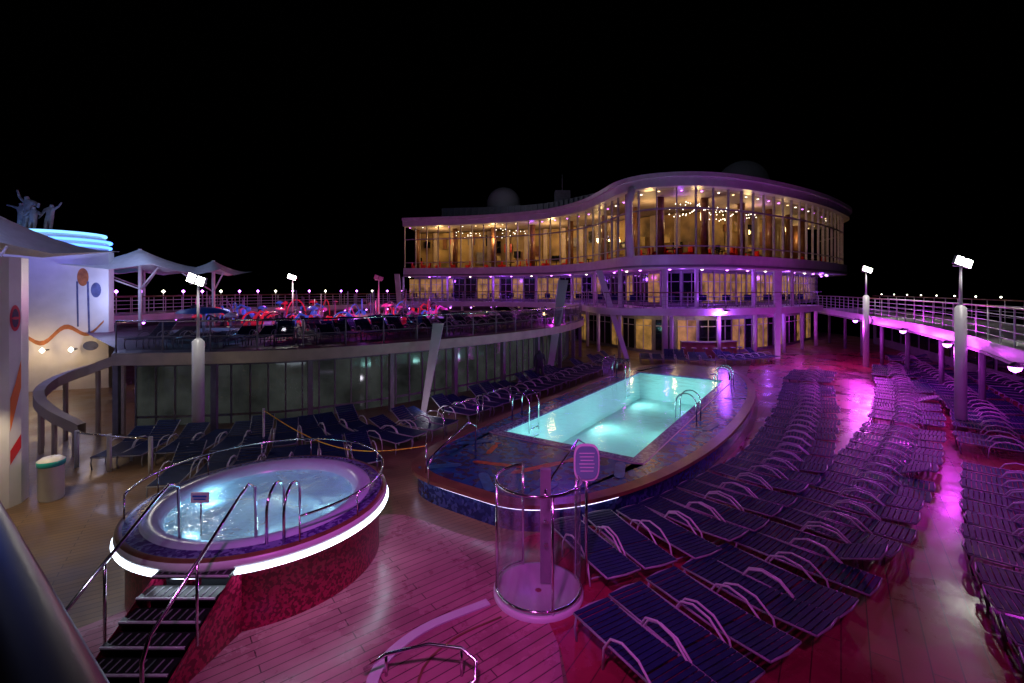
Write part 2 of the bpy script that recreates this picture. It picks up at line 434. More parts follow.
def ladder(u0, side):
    mb = MB(); v0 = side*2.45; v1 = side*1.82
    for du in (-0.28, 0.28): uprail(mb, W(u0+du, v0), W(u0+du, v1), 0.55, 0.85)
    for k in range(3): mb.tube([(*W(u0-0.28, v1), 0.3-k*0.28), (*W(u0+0.28, v1), 0.3-k*0.28)], 0.02, M_chrome, 6)
    mb.build('pool_ladder')
ladder(-1.5, 1); ladder(4.6, 1); ladder(3.9, -1); ladder(-4.3, -1)
for u0 in (-4.4, 0, 4.4):
    for s in (-1, 1):
        light('AREA', 'underwater_light', (*W(u0, s*1.72), -0.05), 34, (0.50, 1.0, 0.95), size=0.5, target=(*W(u0, -s*1.5), -0.30))
light('AREA', 'underwater_light', (*W(-5.5, 0), -0.05), 30, (0.50, 1.0, 0.95), size=0.5, target=(*W(0, 0), -0.2))
mb = MB()
for (u0, v0) in ((-8.6, -1.2), (-8.3, 1.5)):
    pts = [(*W(u0+0.6, v0), 0.55), (*W(u0+0.6, v0), 1.35), (*W(u0+0.3, v0), 1.5), (*W(u0-0.8, v0), 1.1), (*W(u0-1.0, v0), 0.9), (*W(u0-1.0, v0), 0.5)]
    mb.tube(pts, 0.02, M_chrome, 8)
mb.build('pool_step_handrail')

# ------------------------------------------------------------------ hot tub
tub = empty('hot_tub'); TL = Vector((-4.24, 8.10, 0)); TS = 0.87
tub.location = TL; tub.scale = (TS, TS, TS*1.02)
mb = MB()
prof = [(2.16, 0), (2.16, 1.02), (2.30, 1.03), (2.32, 1.10), (2.30, 1.18), (2.2, 1.2), (1.98, 1.2), (1.96, 1.235), (1.86, 1.25), (1.72, 1.22), (1.64, 1.10), (1.55, 0.85), (1.10, 0.80), (1.02, 0.72), (0.98, 0.35), (0.02, 0.33)]
ml = [M_redmos, M_white, M_white, M_white, M_wood, M_bluetile]+[M_tubshell]*9
mb.lathe((0, 0, 0), prof, None, 96, ml); mb.build('tub_body', tub)
mb = MB()
for i in range(64):
    a, b = 2*math.pi*i/64, 2*math.pi*(i+1)/64
    mb.poly([(0, 0, 1.09), (1.62*math.cos(a), 1.62*math.sin(a), 1.09), (1.62*math.cos(b), 1.62*math.sin(b), 1.09)], M_tubwater)
mb.build('tub_water', tub, False)
mb = MB(); mb.tube([(2.315*math.cos(a), 2.315*math.sin(a), 1.0) for a in [2*math.pi*i/96 for i in range(96)]], 0.034, M_led, 8, True)
mb.build('rim_led_strip', tub)
mb = MB()
R = 2.24; a0, a1 = rad(-50), rad(205)
mb.tube([(R*math.cos(a0+(a1-a0)*i/60), R*math.sin(a0+(a1-a0)*i/60), 1.60) for i in range(61)], 0.020, M_chrome, 6)
for i in range(10):
    a = a0+(a1-a0)*i/9; mb.tube([(R*math.cos(a), R*math.sin(a), 1.19), (R*math.cos(a), R*math.sin(a), 1.60)], 0.014, M_chrome, 6)
mb.build('tub_railing', tub)
light('POINT', 'tub_underwater_light', (TL.x-1.15, TL.y+0.4, 0.84), 7, (0.40, 0.78, 1.0), 0.08)
light('POINT', 'tub_underwater_light', (TL.x+1.15, TL.y-0.2, 0.84), 7, (0.40, 0.78, 1.0), 0.08)
light('POINT', 'tub_underwater_light', (TL.x+0.1, TL.y, 0.6), 9, (0.75, 0.95, 0.85), 0.1)
mb = MB()
for i in range(6):
    h = 0.93-0.155*i; y = 6.16-0.20*i; x = -4.13-0.05*i
    mb.box((x, y, h-0.02), (0.98, 0.25, 0.04), M_black)
    mb.box((x, y-0.122, h-0.006), (0.98, 0.026, 0.016), M_arm)
    mb.box((x, y+0.08, h/2-0.03), (0.90, 0.03, max(0.05, h-0.06)), M_dark)
    for q in range(-4, 5): mb.box((x+q*0.1, y, h+0.003), (0.02, 0.18, 0.006), M_grey)
for sx in (-0.50, 0.50):
    mb.poly([(-4.13+sx, 6.35, 0), (-4.13+sx, 6.35, 0.9), (-4.13+sx, 6.08, 0.9), (-4.38+sx, 5.0, 0.06), (-4.38+sx, 5.0, 0)], M_redmos)
mb.build('hot_tub_steps')
mb = MB()
for sx, e in ((-4.70, -0.22), (-3.62, -0.2)):
    mb.tube([(sx+e, 4.85, 0), (sx+e, 4.85, 0.75), (sx+e, 4.95, 0.95), (sx, 6.25, 1.86), (sx, 6.45, 1.93), (sx, 6.62, 1.83), (sx, 6.65, 1.05)], 0.022, M_chrome, 8)
    mb.tube([(sx+e*.5, 5.55, 0.4), (sx+e*.5, 5.55, 1.36)], 0.018, M_chrome, 6)
mb.build('steps_handrail')
light('POINT', 'step_light', (-4.7, 4.6, 2.4), 14, (0.85, 0.85, 1.0), 0.1)
mb = MB()
for dx in (-0.12, 0.12):
    uprail(mb, (-3.3+dx, 6.55), (-3.35+dx, 7.15), 1.06, 0.72)
mb.build('tub_grab_rail')
mb = MB(); mb.box((-4.48, 6.75, 1.62), (0.26, 0.015, 0.15), M_white); mb.box((-4.48, 6.738, 1.64), (0.2, 0.008, 0.025), M_bluep)
mb.box((-4.48, 6.738, 1.60), (0.17, 0.008, 0.018), M_bluep); mb.tube([(-4.48, 6.77, 1.06), (-4.48, 6.77, 1.6)], 0.012, M_chrome, 6)
mb.build('tub_rules_sign')

# ------------------------------------------------------------------ shower stall
mb = MB(); C = (0.40, 7.15, 0)
mb.lathe(C, [(0.68, 0.0), (0.68, 0.07), (0.62, 0.08), (0.59, 0.05), (0.05, 0.035)], M_arm, 48)
mb.lathe((C[0], C[1], 0), [(0.64, 0.12), (0.64, 1.72)], M_shglass, 40, a0=rad(-250), a1=rad(20))
for z in (0.13, 1.73):
    mb.tube([(C[0]+0.64*math.cos(a), C[1]+0.64*math.sin(a), z) for a in [rad(-250+270*i/40) for i in range(41)]], 0.022, M_chrome, 6)
for a in (-250, -170, -75, 20):
    a = rad(a); mb.tube([(C[0]+0.64*math.cos(a), C[1]+0.64*math.sin(a), 0.08), (C[0]+0.64*math.cos(a), C[1]+0.64*math.sin(a), 1.74)], 0.02, M_chrome, 6)
mb.box((C[0]+0.12, C[1]+0.15, 0.95), (0.16, 0.10, 1.75), M_grey)
mb.tube([(C[0]+0.12, C[1]+0.05, 1.5), (C[0]+0.1, C[1]-0.15, 1.62), (C[0]+0.08, C[1]-0.25, 1.55)], 0.02, M_chrome, 6)
for z in (0.7, 1.05): mb.tube([(C[0]+0.12, C[1]+0.02, z), (C[0]+0.12, C[1]+0.12, z)], 0.035, M_chrome, 8)
mb.build('shower_stall')
mb = MB()
cx, cy, cz = 1.16, 7.3, 1.92
pts = []
for i in range(32):
    a = 2*math.pi*i/32; pts.append((math.copysign(abs(math.cos(a))**0.6, math.cos(a))*0.20, math.copysign(abs(math.sin(a))**0.6, math.sin(a))*0.29))
M_signp = mat('sign_panel', (0.10, 0.08, 0.30), 0.4, emis=(0.6, 0.45, 0.9), es=0.05)
for yy, k, m in ((0.0, 1.0, M_white), (-0.018, 0.88, M_signp)):
    mb.poly([(cx+x*k, cy+yy, cz+z*k) for x, z in pts], m)
    mb.poly([(cx+x*k, cy+yy+0.016, cz+z*k) for x, z in pts], m)
    for i in range(32):
        (x0, z0), (x1, z1) = pts[i], pts[(i+1) % 32]
        mb.poly([(cx+x0*k, cy+yy, cz+z0*k), (cx+x1*k, cy+yy, cz+z1*k), (cx+x1*k, cy+yy+0.016, cz+z1*k), (cx+x0*k, cy+yy+0.016, cz+z0*k)], m)
for k in range(6): mb.box((cx, cy-0.022, cz+0.15-k*0.055), (0.24-0.02*(k % 3), 0.004, 0.014), M_white)
mb.tube([(cx, cy+0.03, 0), (cx, cy+0.03, cz)], 0.025, M_chrome, 8)
mb.build('information_sign')
mb = MB()
mb.tube([(-1.75, 5.55, 0.12), (-1.5, 5.6, 0.26), (-1.0, 5.65, 0.34), (-0.6, 5.6, 0.33), (-0.42, 5.5, 0.26), (-0.42, 5.36, 0.14), (-0.55, 5.3, 0.10), (-0.9, 5.32, 0.10)], 0.022, M_chrome, 8)
mb.tube([(-0.6, 5.6, 0.0), (-0.6, 5.6, 0.33)], 0.02, M_chrome, 6); mb.tube([(-1.5, 5.6, 0.0), (-1.5, 5.6, 0.26)], 0.02, M_chrome, 6)
mb.build('floor_handrail')

# ------------------------------------------------------------------ loungers
def lounger_mesh(back):
    mb = MB(); L, Wd, H = 1.78, 0.60, 0.34
    hx = -0.35; bl = 0.68; ca, sa = math.cos(back), math.sin(back)
    hl = (hx-bl*ca, H+bl*sa); F = M_frame
    for s in (-1, 1):
        y = s*Wd/2
        mb.tube([(0.86, y, H-0.01), (hx, y, H)], 0.016, F, 6)
        mb.tube([(hx, y, H), (hl[0], y, hl[1])], 0.016, F, 6)
        mb.tube([(0.28, y*1.06, 0.0), (0.26, y*1.06, 0.28), (0.14, y*1.06, 0.46), (-0.05, y*1.06, 0.53), (-0.30, y*1.06, 0.50), (-0.52, y*1.06, 0.34), (-0.6, y*1.06, 0.0)], 0.016, M_arm, 6)
        mb.tube([(0.80, y, H), (0.84, y, 0.16), (0.80, y, 0.0)], 0.016, F, 6)
    mb.tube([(0.86, -Wd/2, H-0.01), (0.90, 0, H-0.01), (0.86, Wd/2, H-0.01)], 0.016, F, 6)
    mb.tube([(hl[0], -Wd/2, hl[1]), (hl[0]-0.03*ca, 0, hl[1]), (hl[0], Wd/2, hl[1])], 0.016, F, 6)
    mb.tube([(-0.6, -Wd/2, 0.12), (-0.6, Wd/2, 0.12)], 0.013, F, 5)
    n = 15
    for i in range(n):
        x = hx+0.05+(0.84-hx-0.06)*i/(n-1)
        mb.box((x, 0, H+0.012-0.02*math.sin(math.pi*i/n)), (0.062, Wd-0.01, 0.012), M_navy)
    n = 8
    for i in range(n):
        d = 0.05+(bl-0.08)*i/(n-1)
        mb.box((hx-d*ca, 0, H+d*sa+0.014), (0.066, Wd-0.01, 0.012), M_navy, 0, back)
    o = mb.build('tmp'); me = o.data; bpy.data.objects.remove(o); me.name = 'sun_lounger_mesh'; return me
LM = [lounger_mesh(rad(2)), lounger_mesh(rad(6)), lounger_mesh(rad(22)), lounger_mesh(rad(38))]
def row(P, d, flip=False, weights=(6, 5, 1, 0), skip=0.03, jit=0.07, z=0.0):
    for p, t in resample(P, d):
        if random.random() < skip: continue
        o = bpy.data.objects.new('sun_lounger', random.choices(LM, weights)[0]); COL.objects.link(o)
        a = math.atan2(-t.x, t.y)+ (math.pi if flip else 0)+random.uniform(-jit, jit)
        o.location = (p.x+random.uniform(-.06, .06), p.y+random.uniform(-.06, .06), z); o.rotation_euler = (0, 0, a)
def uvpath(L, step=0.4): return smooth([W(*p) for p in L], step)
row(uvpath([(-9.5, 2.45), (-8, 3.4), (-6, 4.1), (-3, 4.75), (1, 5.0), (5, 5.0), (9, 4.9), (13, 5.1)]), 0.72, True)
row(uvpath([(-11.4, 3.9), (-9, 5.0), (-6, 5.95), (-2.5, 6.75), (2, 7.6), (7, 8.2), (12, 8.5), (17, 8.7)]), 0.72, True)
row(smooth([(6.3, 4.3), (7.9, 6.8), (9.8, 9.0), (11.8, 11.1)], 0.4), 0.70, True, jit=0.02)
row(smooth([(13.4, 12.9), (16.5, 16.5), (19.2, 20.4), (21.9, 24.8), (25.3, 30.5)], 0.4), 0.70, True)
row(smooth([(15.4, 11.6), (18.6, 15.4), (21.4, 19.6), (24.1, 24)], 0.4), 0.72, True)
row(uvpath([(-7.5, -5.0), (-3, -5.2), (2, -5.2), (7, -5.2), (11, -5.2)]), 0.68, False, (1, 1, 4, 4))
row(smooth([(-10.6, 12.9), (-7.0, 13.6), (-4.4, 15.3)], 0.4), 0.68, False, (1, 1, 4, 4))
row(smooth([(-7.8, 11.1), (-5.2, 11.7), (-3.6, 12.6)], 0.4), 0.68, False, (1, 1, 4, 4))
row(smooth([(8.5, 30.0), (13, 29.2), (17, 31)], 0.4), 0.72, False, (1, 1, 4, 4))

# ------------------------------------------------------------------ splash platform
plat = empty('sports_platform')
WC = smooth([(-12.6, 15.0), (-10, 15.3), (-7, 16.2), (-3.5, 18.8), (0, 22.4), (2.6, 26.5), (4.5, 31.5), (5.2, 36)], 0.5)
mb = MB()
mb.ribbon(offset(WC, -0.9), 0, 2.2, M_shadewin)
mb.band(offset(WC, 0.25), offset(WC, -1.2), 2.22, 2.6, M_cream)
for p, t in resample(WC, 0.62):
    q = p+Vector((-t.y, t.x))*0.85
    mb.box((q.x, q.y, 1.1), (0.05, 0.05, 2.2), M_grey, math.atan2(t.y, t.x))
for p, t in resample(WC, 2.9):
    mb.box((p.x, p.y, 1.11), (0.16, 0.2, 2.21), M_grey, math.atan2(t.y, t.x))
for z in (0.3, 2.05): mb.ribbon(offset(WC, -0.86), z-0.04, z+0.04, M_grey)
mb.build('platform_wall', plat)
M_pfloor = mat('splash_floor', (0.10, 0.035, 0.08), 0.6, noise=0.8, nscale=0.6)
mb = MB()
mb.poly([(p.x, p.y, 2.61) for p in offset(WC, 0.2)]+[(5, 45, 2.61), (-20, 45, 2.61), (-20, 22, 2.61), (-13.5, 16, 2.61)], M_pfloor)
mb.build('platform_floor', plat)
M_smk = glass('smoked_glass', (0.42, 0.42, 0.48), 0.03)
mb = MB(); RP = offset(WC, 0.05); railing(mb, RP, 2.6, 1.0, 1.4, 2, 0.025, M_grey, M_chrome); mb.ribbon(RP, 2.68, 3.45, M_smk)
mb.build('platform_railing', plat)
row([p for p in offset(WC, -1.7)], 0.74, False, (1, 1, 4, 3), skip=0.12, z=2.61)
row([p for p in offset(WC, -4.0)][4:], 0.74, False, (1, 1, 4, 3), skip=0.15, z=2.61)
mb = MB()
RC = smooth([(-12.4, 15.0), (-13.3, 14.8), (-13.8, 14.2), (-13.6, 13.5), (-12.9, 13.1), (-11.9, 13.0)], 0.2)
A = offset(RC, 0.12); B = offset(RC, -0.12); n = len(RC)
for i in range(n-1):
    zt0 = 2.6-1.7*i/(n-1); zt1 = 2.6-1.7*(i+1)/(n-1)
    a, b, c, d = A[i], A[i+1], B[i+1], B[i]
    mb.poly([(*a, zt0), (*b, zt1), (*c, zt1), (*d, zt0)], M_cream)
    mb.poly([(*a, zt0-.3), (*b, zt1-.3), (*b, zt1), (*a, zt0)], M_cream)
    mb.poly([(*d, zt0-.3), (*c, zt1-.3), (*c, zt1), (*d, zt0)], M_cream)
    mb.poly([(*a, zt0-.3), (*b, zt1-.3), (*c, zt1-.3), (*d, zt0-.3)], M_cream)
for i in range(0, n, 3):
    zt = 2.6-1.7*i/(n-1); mb.box((RC[i].x, RC[i].y, (zt-.3)/2), (0.09, 0.09, zt-.3), M_cream)
mb.build('curved_ramp_parapet')
mb = MB()
for x, y in ((-11.3, 12.2), (-10.2, 11.9), (-9.0, 11.7)):
    mb.tube([(x, y, 0), (x, y, 0.95)], 0.05, M_arm, 8)
mb.tube([(-11.3, 12.2, .9), (-10.2, 11.9, .9), (-9.0, 11.7, .9)], 0.025, M_chrome, 6)
mb.build('post_railing')

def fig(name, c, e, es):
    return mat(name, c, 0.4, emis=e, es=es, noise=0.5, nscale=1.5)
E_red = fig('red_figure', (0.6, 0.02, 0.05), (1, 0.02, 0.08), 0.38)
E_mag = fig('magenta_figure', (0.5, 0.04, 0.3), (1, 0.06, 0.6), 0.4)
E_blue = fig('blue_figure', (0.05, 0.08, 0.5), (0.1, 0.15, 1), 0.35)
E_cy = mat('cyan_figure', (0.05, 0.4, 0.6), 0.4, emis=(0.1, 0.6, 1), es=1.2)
M_wfig = mat('pale_figure', (0.4, 0.35, 0.45), 0.4, noise=0.4)
M_dfig = mat('dark_figure', (0.05, 0.05, 0.09), 0.4, noise=0.4)
cols = [E_red, E_mag, E_red, E_blue, M_wfig, M_dfig, M_dfig, M_wfig, E_blue]
def spot_xy():
    y = random.uniform(22.5, 38); return random.uniform(-0.68, -0.14)*y, y
for i in range(36):
    x, y = spot_xy(); mb = MB(); wdt = random.uniform(0.5, 1.6); h = random.uniform(0.5, 1.4)*min(1, y/30); rot = random.uniform(0, 3); pts = []
    for k in range(15):
        a = math.pi*k/14; q = -wdt/2*math.cos(a); pts.append((x+q*math.cos(rot), y+q*math.sin(rot), 2.6+h*math.sin(a)))
    mb.tube(pts, random.uniform(0.025, 0.055), random.choice(cols), 7); mb.build('water_spray_arch')
for i in range(30):
    x, y = spot_xy(); m = random.choice(cols); h = random.uniform(0.5, 1.2)*min(1, y/30); s = random.uniform(0.3, 0.6)
    mb = MB(); mb.lathe((x, y, 2.6), [(0.10, 0), (0.05, h*0.5), (0.04, h), (0.55*s, h), (0.5*s, h+0.16*s), (0.3*s, h+0.3*s), (0.02, h+0.36*s)], None, 14, [M_wfig, m, m, m, m, m])
    mb.build('mushroom_fountain')
for i in range(40):
    x, y = spot_xy(); mb = MB(); m = random.choice(cols); k = random.uniform(0.4, 1.1)*min(1, y/30)
    mb.tube([(x, y, 2.6), (x+0.1, y, 2.6+k*0.6), (x+0.45*k, y, 2.6+k), (x+0.8*k, y+0.2, 2.6+k*0.8)], 0.11, m, 8, r2=0.04)
    mb.lathe((x+0.8*k, y+0.2, 2.5+k*0.8), [(0.02, -.12), (0.15, 0), (0.12, 0.12), (0.01, 0.18)], m, 10)
    mb.build('spray_figure')
for i in range(26):
    x, y = spot_xy(); mb = MB(); mb.tube([(x, y, 2.6), (x, y, random.uniform(3.9, 4.8))], 0.03, M_wfig, 6); mb.lathe((x, y, 2.95), [(0.12, 0), (0.14, 0.3), (0.05, 0.35)], random.choice(cols), 10)
    mb.build('spray_pole')
for (x, y, r, m) in ((-12.2, 18.6, 1.3, M_ledcyan), (-4.8, 27, 1.5, E_cy), (-9, 30, 2.2, M_purp)):
    mb = MB(); mb.lathe((x, y, 2.6), [(r-0.1, 0), (r-0.1, 0.28), (r, 0.3), (r, 0.4), (r-0.3, 0.42), (r-0.4, 0.34), (0.02, 0.34)], None, 40, [M_grey, M_white, M_white, M_white, M_pooltile, M_pooltile])
    mb.tube([(x+(r-.04)*math.cos(a), y+(r-.04)*math.sin(a), 2.86) for a in [2*math.pi*i/40 for i in range(40)]], 0.03, m, 6, True)
    mb.build('round_whirlpool')
mb = MB(); mb.tube([(-12.2, 18.6, 2.9), (-12.2, 18.6, 3.8)], 0.06, M_white, 8)
mb.lathe((-12.2, 18.6, 3.7), [(0.95, 0), (0.8, 0.12), (0.3, 0.2), (0.02, 0.22)], M_bluep, 24); mb.build('shade_umbrella')
for x, y, c, e in ((-13, 27, (1, .05, .15), 170), (-8, 28, (1, .05, .3), 170), (-4, 29, (.6, .1, 1), 140), (-16, 31, (.6, .1, 1), 170), (-11, 34, (1, .03, .1), 200), (-3, 36, (.8, .1, .8), 180), (-12.2, 20.5, (.4, .4, 1), 60), (-7, 21.5, (.6, .1, 1), 60)):
    light('POINT', 'splash_light', (x, y, 4.2), e*0.75, c, 0.2)

# ------------------------------------------------------------------ perimeter upper decks
def perimeter(name, P, side, width=4.5, z=3.0):
    root = empty(name)
    mb = MB()
    mb.band(P, offset(P, -side*width), z-0.42, z, M_white)
    mb.band(offset(P, side*0.06), offset(P, side*0.003), z-0.10, z+0.06, M_white)
    mb.band(offset(P, side*0.04), offset(P, side*0.003), z-0.40, z-0.33, M_grey)
    for p, t in resample(P, 4.2):
        q = p+Vector((t.y, -t.x))*(-side*0.9)
        mb.tube([(q.x, q.y, 0), (q.x, q.y, z-0.42)], 0.10, M_grey, 10)
    mb.ribbon(offset(P, -side*(width-0.1)), 0, z-0.42, M_grey)
    for p, t in resample(offset(P, -side*(width-0.16)), 1.6):
        mb.box((p.x, p.y, 1.3), (1.2, 0.05, 1.4), M_darkglass, math.atan2(t.y, t.x))
    mb.build('deck_slab', root)
    mb = MB(); railing(mb, offset(P, -side*0.1), z, 1.1, 1.2, 5, 0.024, M_white, M_wood)
    railing(mb, offset(P, -side*(width-0.15)), z, 1.1, 1.6, 4, 0.024, M_white, M_wood)
    mb.build('deck_railing', root)
RPP = smooth([(9.0, 3.0), (11.0, 8.0), (13.0, 11.9), (15.6, 16.0), (18.4, 21.2), (21.4, 28), (24.8, 36), (27, 42)], 0.6)
perimeter('upper_walkway', RPP, -1)
LPP = smooth([(-26, 20.0), (-22.5, 24), (-21.5, 30), (-20, 38), (-15, 46), (-8, 51), (-1, 53)], 0.6)
perimeter('upper_walkway', LPP, 1, 3.5, 3.1)
mb = MB(); k = 0
for p, t in resample(offset(LPP, -3.2), 1.7):
    mb.tube([(p.x, p.y, 3.1), (p.x, p.y, 4.45)], 0.03, M_white, 5)
    mb.lathe((p.x, p.y, 4.5), [(0.01, -0.11), (0.11, 0), (0.01, 0.11)], (M_purp, M_wlamp2, M_purp)[k % 3], 8); k += 1
for p, t in resample(LPP, 2.3):
    mb.lathe((p.x, p.y, 2.66), [(0.01, -0.08), (0.09, 0), (0.01, 0.05)], M_purp, 8)
mb.build('walkway_lamps_string')
mb = MB()
for p, t in resample(offset(RPP, 4.2), 2.4):
    mb.lathe((p.x, p.y, 4.25), [(0.01, -0.04), (0.05, 0), (0.01, 0.04)], M_wlamp2, 8)
mb.build('walkway_lamps_string')
for (x, y, z, e) in ((13.9, 30.6, 3.2, 230), (20.9, 28.6, 2.75, 200), (17.8, 21.4, 2.75, 220), (15.0, 16.2, 2.75, 150), (12.1, 11.3, 2.75, 90), (10.3, 31.2, 3.2, 140), (2.5, 27.2, 3.0, 90)):
    mb = MB(); mb.lathe((x, y, z), [(0.01, -0.14), (0.10, -0.09), (0.13, 0.0)], M_purp, 14); mb.lathe((x, y, z), [(0.135, 0.0), (0.09, 0.08), (0.02, 0.12)], M_dark, 14)
    mb.tube([(x, y, z+0.08), (x+0.4, y+0.2, z+0.05)], 0.03, M_dark, 6)
    mb.build('purple_wall_lamp')
    light('POINT', 'purple_lamp_light', (x-0.15, y-0.3, z-0.2), e, MAG if z < 3.1 else PUR, 0.12)
for a, b, e in (((16.9, 19.0, 2.7), (10.9, 19.4, 0), 1100), ((19.9, 26.0, 2.7), (14.3, 20.5, 0), 1200), ((14.6, 14.4, 2.7), (12.6, 15.0, 0), 400), ((20.8, 28.4, 2.7), (17.5, 27.0, 0), 600)):
    light('SPOT', 'magenta_fill_spot', a, e, MAG, 0.15, target=b, spot=60, blend=1.0)  # spots added to make magenta pools on the deck, no fixtures there

# ------------------------------------------------------------------ lamp posts
def lamp(x, y, z0, h, thick, e=250, lit=True, rp=0.05, tr=0.16):
    mb = MB()
    if thick: mb.tube([(x, y, z0), (x, y, thick)], tr, M_white, 14); mb.lathe((x, y, thick), [(tr, 0), (0.1, 0.08), (0.05, 0.1)], M_white, 14); z0 = thick
    mb.tube([(x, y, z0), (x, y, h)], rp, M_white, 8, r2=rp*0.6)
    mb.tube([(x-0.25, y, h), (x+0.25, y, h)], 0.03, M_white, 6)
    for s in (-1, 1):
        mb.box((x+s*0.14, y-0.06, h+0.12-s*0.05), (0.25, 0.10, 0.28), M_grey, 0, 0.35)
        mb.box((x+s*0.14, y-0.118, h+0.12-s*0.05), (0.22, 0.012, 0.25), M_lamp if lit else M_grey, 0, 0.35)
    mb.build('lamp_post')
    if lit: light('SPOT', 'lamp_post_light', (x, y-0.25, h+0.1), e, (1, 0.95, 0.88), 0.12, target=(x*0.75, y-5, 0), spot=150, blend=0.6)
lamp(14.8, 15.5, 0, 5.4, 4.0, e=90); lamp(21.1, 28.0, 0, 5.7, 4.2, e=180)
lamp(-9.75, 14.6, 0, 4.8, 3.0, e=90, tr=0.17); lamp(-14.0, 30, 2.6, 5.3, None, e=300); lamp(-8.5, 30, 2.6, 5.25, None, lit=False)

# ------------------------------------------------------------------ raking columns
def rake(base, top, w0, w1, name='raking_column'):
    mb = MB(); b = Vector(base); t = Vector(top); pts = []
    for p, wd in ((b, w0), (t, w1)):
        for dx, dy in ((-wd, -wd*.4), (wd, -wd*.4), (wd, wd*.4), (-wd, wd*.4)): pts.append((p.x+dx, p.y+dy, p.z))
    mb.v = pts
    for q in ((0,3,2,1),(4,5,6,7),(0,1,5,4),(1,2,6,5),(2,3,7,6),(3,0,4,7)): mb.face(list(q), M_white)
    mb.build(name)
rake((-3.3, 17.5, 0), (-2.85, 18.2, 3.3), 0.10, 0.20)
rake((1.9, 24.3, 0), (3.1, 28.5, 5.2), 0.14, 0.30)
rake((7.6, 31, 0), (6.2, 33.5, 6.0), 0.15, 0.22); rake((17.8, 31.5, 0), (19.5, 34.5, 6.0), 0.15, 0.28); rake((-10.5, 44, 2.6), (-11.5, 47, 6.2), .2, .25)
light('POINT', 'column_uplight', (-2.9, 16.2, 0.6), 14, (0.9, 0.85, 1.0), 0.1)

# ------------------------------------------------------------------ main building
bld = empty('glass_lounge_building')
FC = smooth([(-11.4, 50), (-5, 48.6), (0, 46.8), (4, 44), (6.4, 40), (7.4, 36), (8.0, 32.9), (9.3, 31.2), (12, 30.7), (15.8, 32), (22.4, 36.2), (28, 41), (32, 45.6), (34, 52)], 0.5)
Z1, Z2, Z3, Z4 = 6.0, 6.9, 11.3, 12.1
back = [(34, 62), (-11.4, 62)]
def capz(P, z, m, mb): mb.poly([(p[0], p[1], z) for p in P]+[(b[0], b[1], z) for b in back], m)
mb = MB()
mb.band(offset(FC, 0.55), offset(FC, -0.6), Z3, Z4, M_white)
mb.band(offset(FC, 0.75), offset(FC, 0.553), Z4-0.22, Z4+0.06, M_white)
mb.band(offset(FC, 0.35), offset(FC, -0.6), Z1, Z2, M_white)
mb.band(offset(FC, 0.42), offset(FC, 0.353), Z1+0.1, Z1+0.24, M_grey)
capz(offset(FC, 0.2), Z4-0.1, M_grey, mb)
mb.build('roof_and_slab_bands', bld)
mb = MB(); capz(offset(FC, -0.5), Z2-0.05, M_carpet, mb); mb.build('lounge_floor', bld)
mb = MB(); capz(offset(FC, -0.5), Z3+0.1, M_ceil, mb); mb.build('lounge_ceiling', bld)
mb = MB(); mb.poly([(p[0], p[1], Z1+0.05) for p in offset(FC, -0.5)]+[(b[0], b[1], Z1+0.05) for b in back], M_white); mb.build('soffit', bld)
mb = MB(); mb.ribbon(FC, Z2, Z3, M_facglass); mb.build('curtain_wall_glass', bld)
mb = MB()
for p, t in resample(FC, 1.25):
    mb.box((p.x, p.y, (Z2+Z3)/2), (0.07, 0.16, Z3-Z2), M_mull, math.atan2(t.y, t.x))
mb.band(offset(FC, 0.05), offset(FC, -0.05), 9.9, 10.0, M_mull)
mb.band(offset(FC, 0.05), offset(FC, -0.05), Z2+0.55, Z2+0.62, M_mull)
mb.tube([(8.1, 32.0, Z2-0.1), (7.95, 31.9, 8.5), (7.9, 31.8, 10.5), (8.1, 31.6, Z3+0.2)], 0.26, M_white, 10)
mb.build('mullions', bld)
BC = smooth([(-11, 56), (0, 53), (7, 50), (12.5, 43), (17, 40.5), (24, 45), (31, 54)], 0.8)
mb = MB(); mb.ribbon(BC, Z2, Z3, M_warmwall)
for p, t in resample(BC, 2.2):
    mb.box((p.x+t.y*0.3, p.y-t.x*0.3, (Z2+Z3)/2), (0.45, 0.3, Z3-Z2-0.02), M_cream, math.atan2(t.y, t.x))
for p, t in resample(BC, 1.1):
    for _ in range(2):
        if random.random() < 0.6: mb.box((p.x+t.y*0.2, p.y-t.x*0.2, Z2+random.uniform(1, 3.4)), (random.uniform(.4, .9), random.uniform(.08, .14), random.uniform(0.5, 1.4)), random.choice([M_win, M_wood, M_redp, M_darkglass, M_darkglass, M_grey]), math.atan2(t.y, t.x))
mb.build('interior_wall', bld)
mb = MB()
for p, t in resample(offset(FC, -2.2), 1.7):
    if random.random() < 0.8:
        q = p+Vector((-t.y, t.x))*random.uniform(0, 3)
        mb.lathe((q.x, q.y, Z2), [(0.25, 0), (0.05, 0.05), (0.05, 0.7), (0.45, 0.72), (0.45, 0.76), (0.01, 0.77)], M_dark, 10)
        for s in (-0.8, 0.8):
            mb.box((q.x+s, q.y, Z2+0.25), (0.5, 0.5, 0.45), M_redp); mb.box((q.x+s*1.3, q.y, Z2+0.6), (0.12, 0.5, 0.6), M_redp)
for p, t in resample(offset(FC, -3.2), 4.5): mb.tube([(p.x, p.y, Z2), (p.x, p.y, Z3+0.1)], 0.28, M_wood, 12)
mb.build('lounge_furniture', bld)
mb = MB()
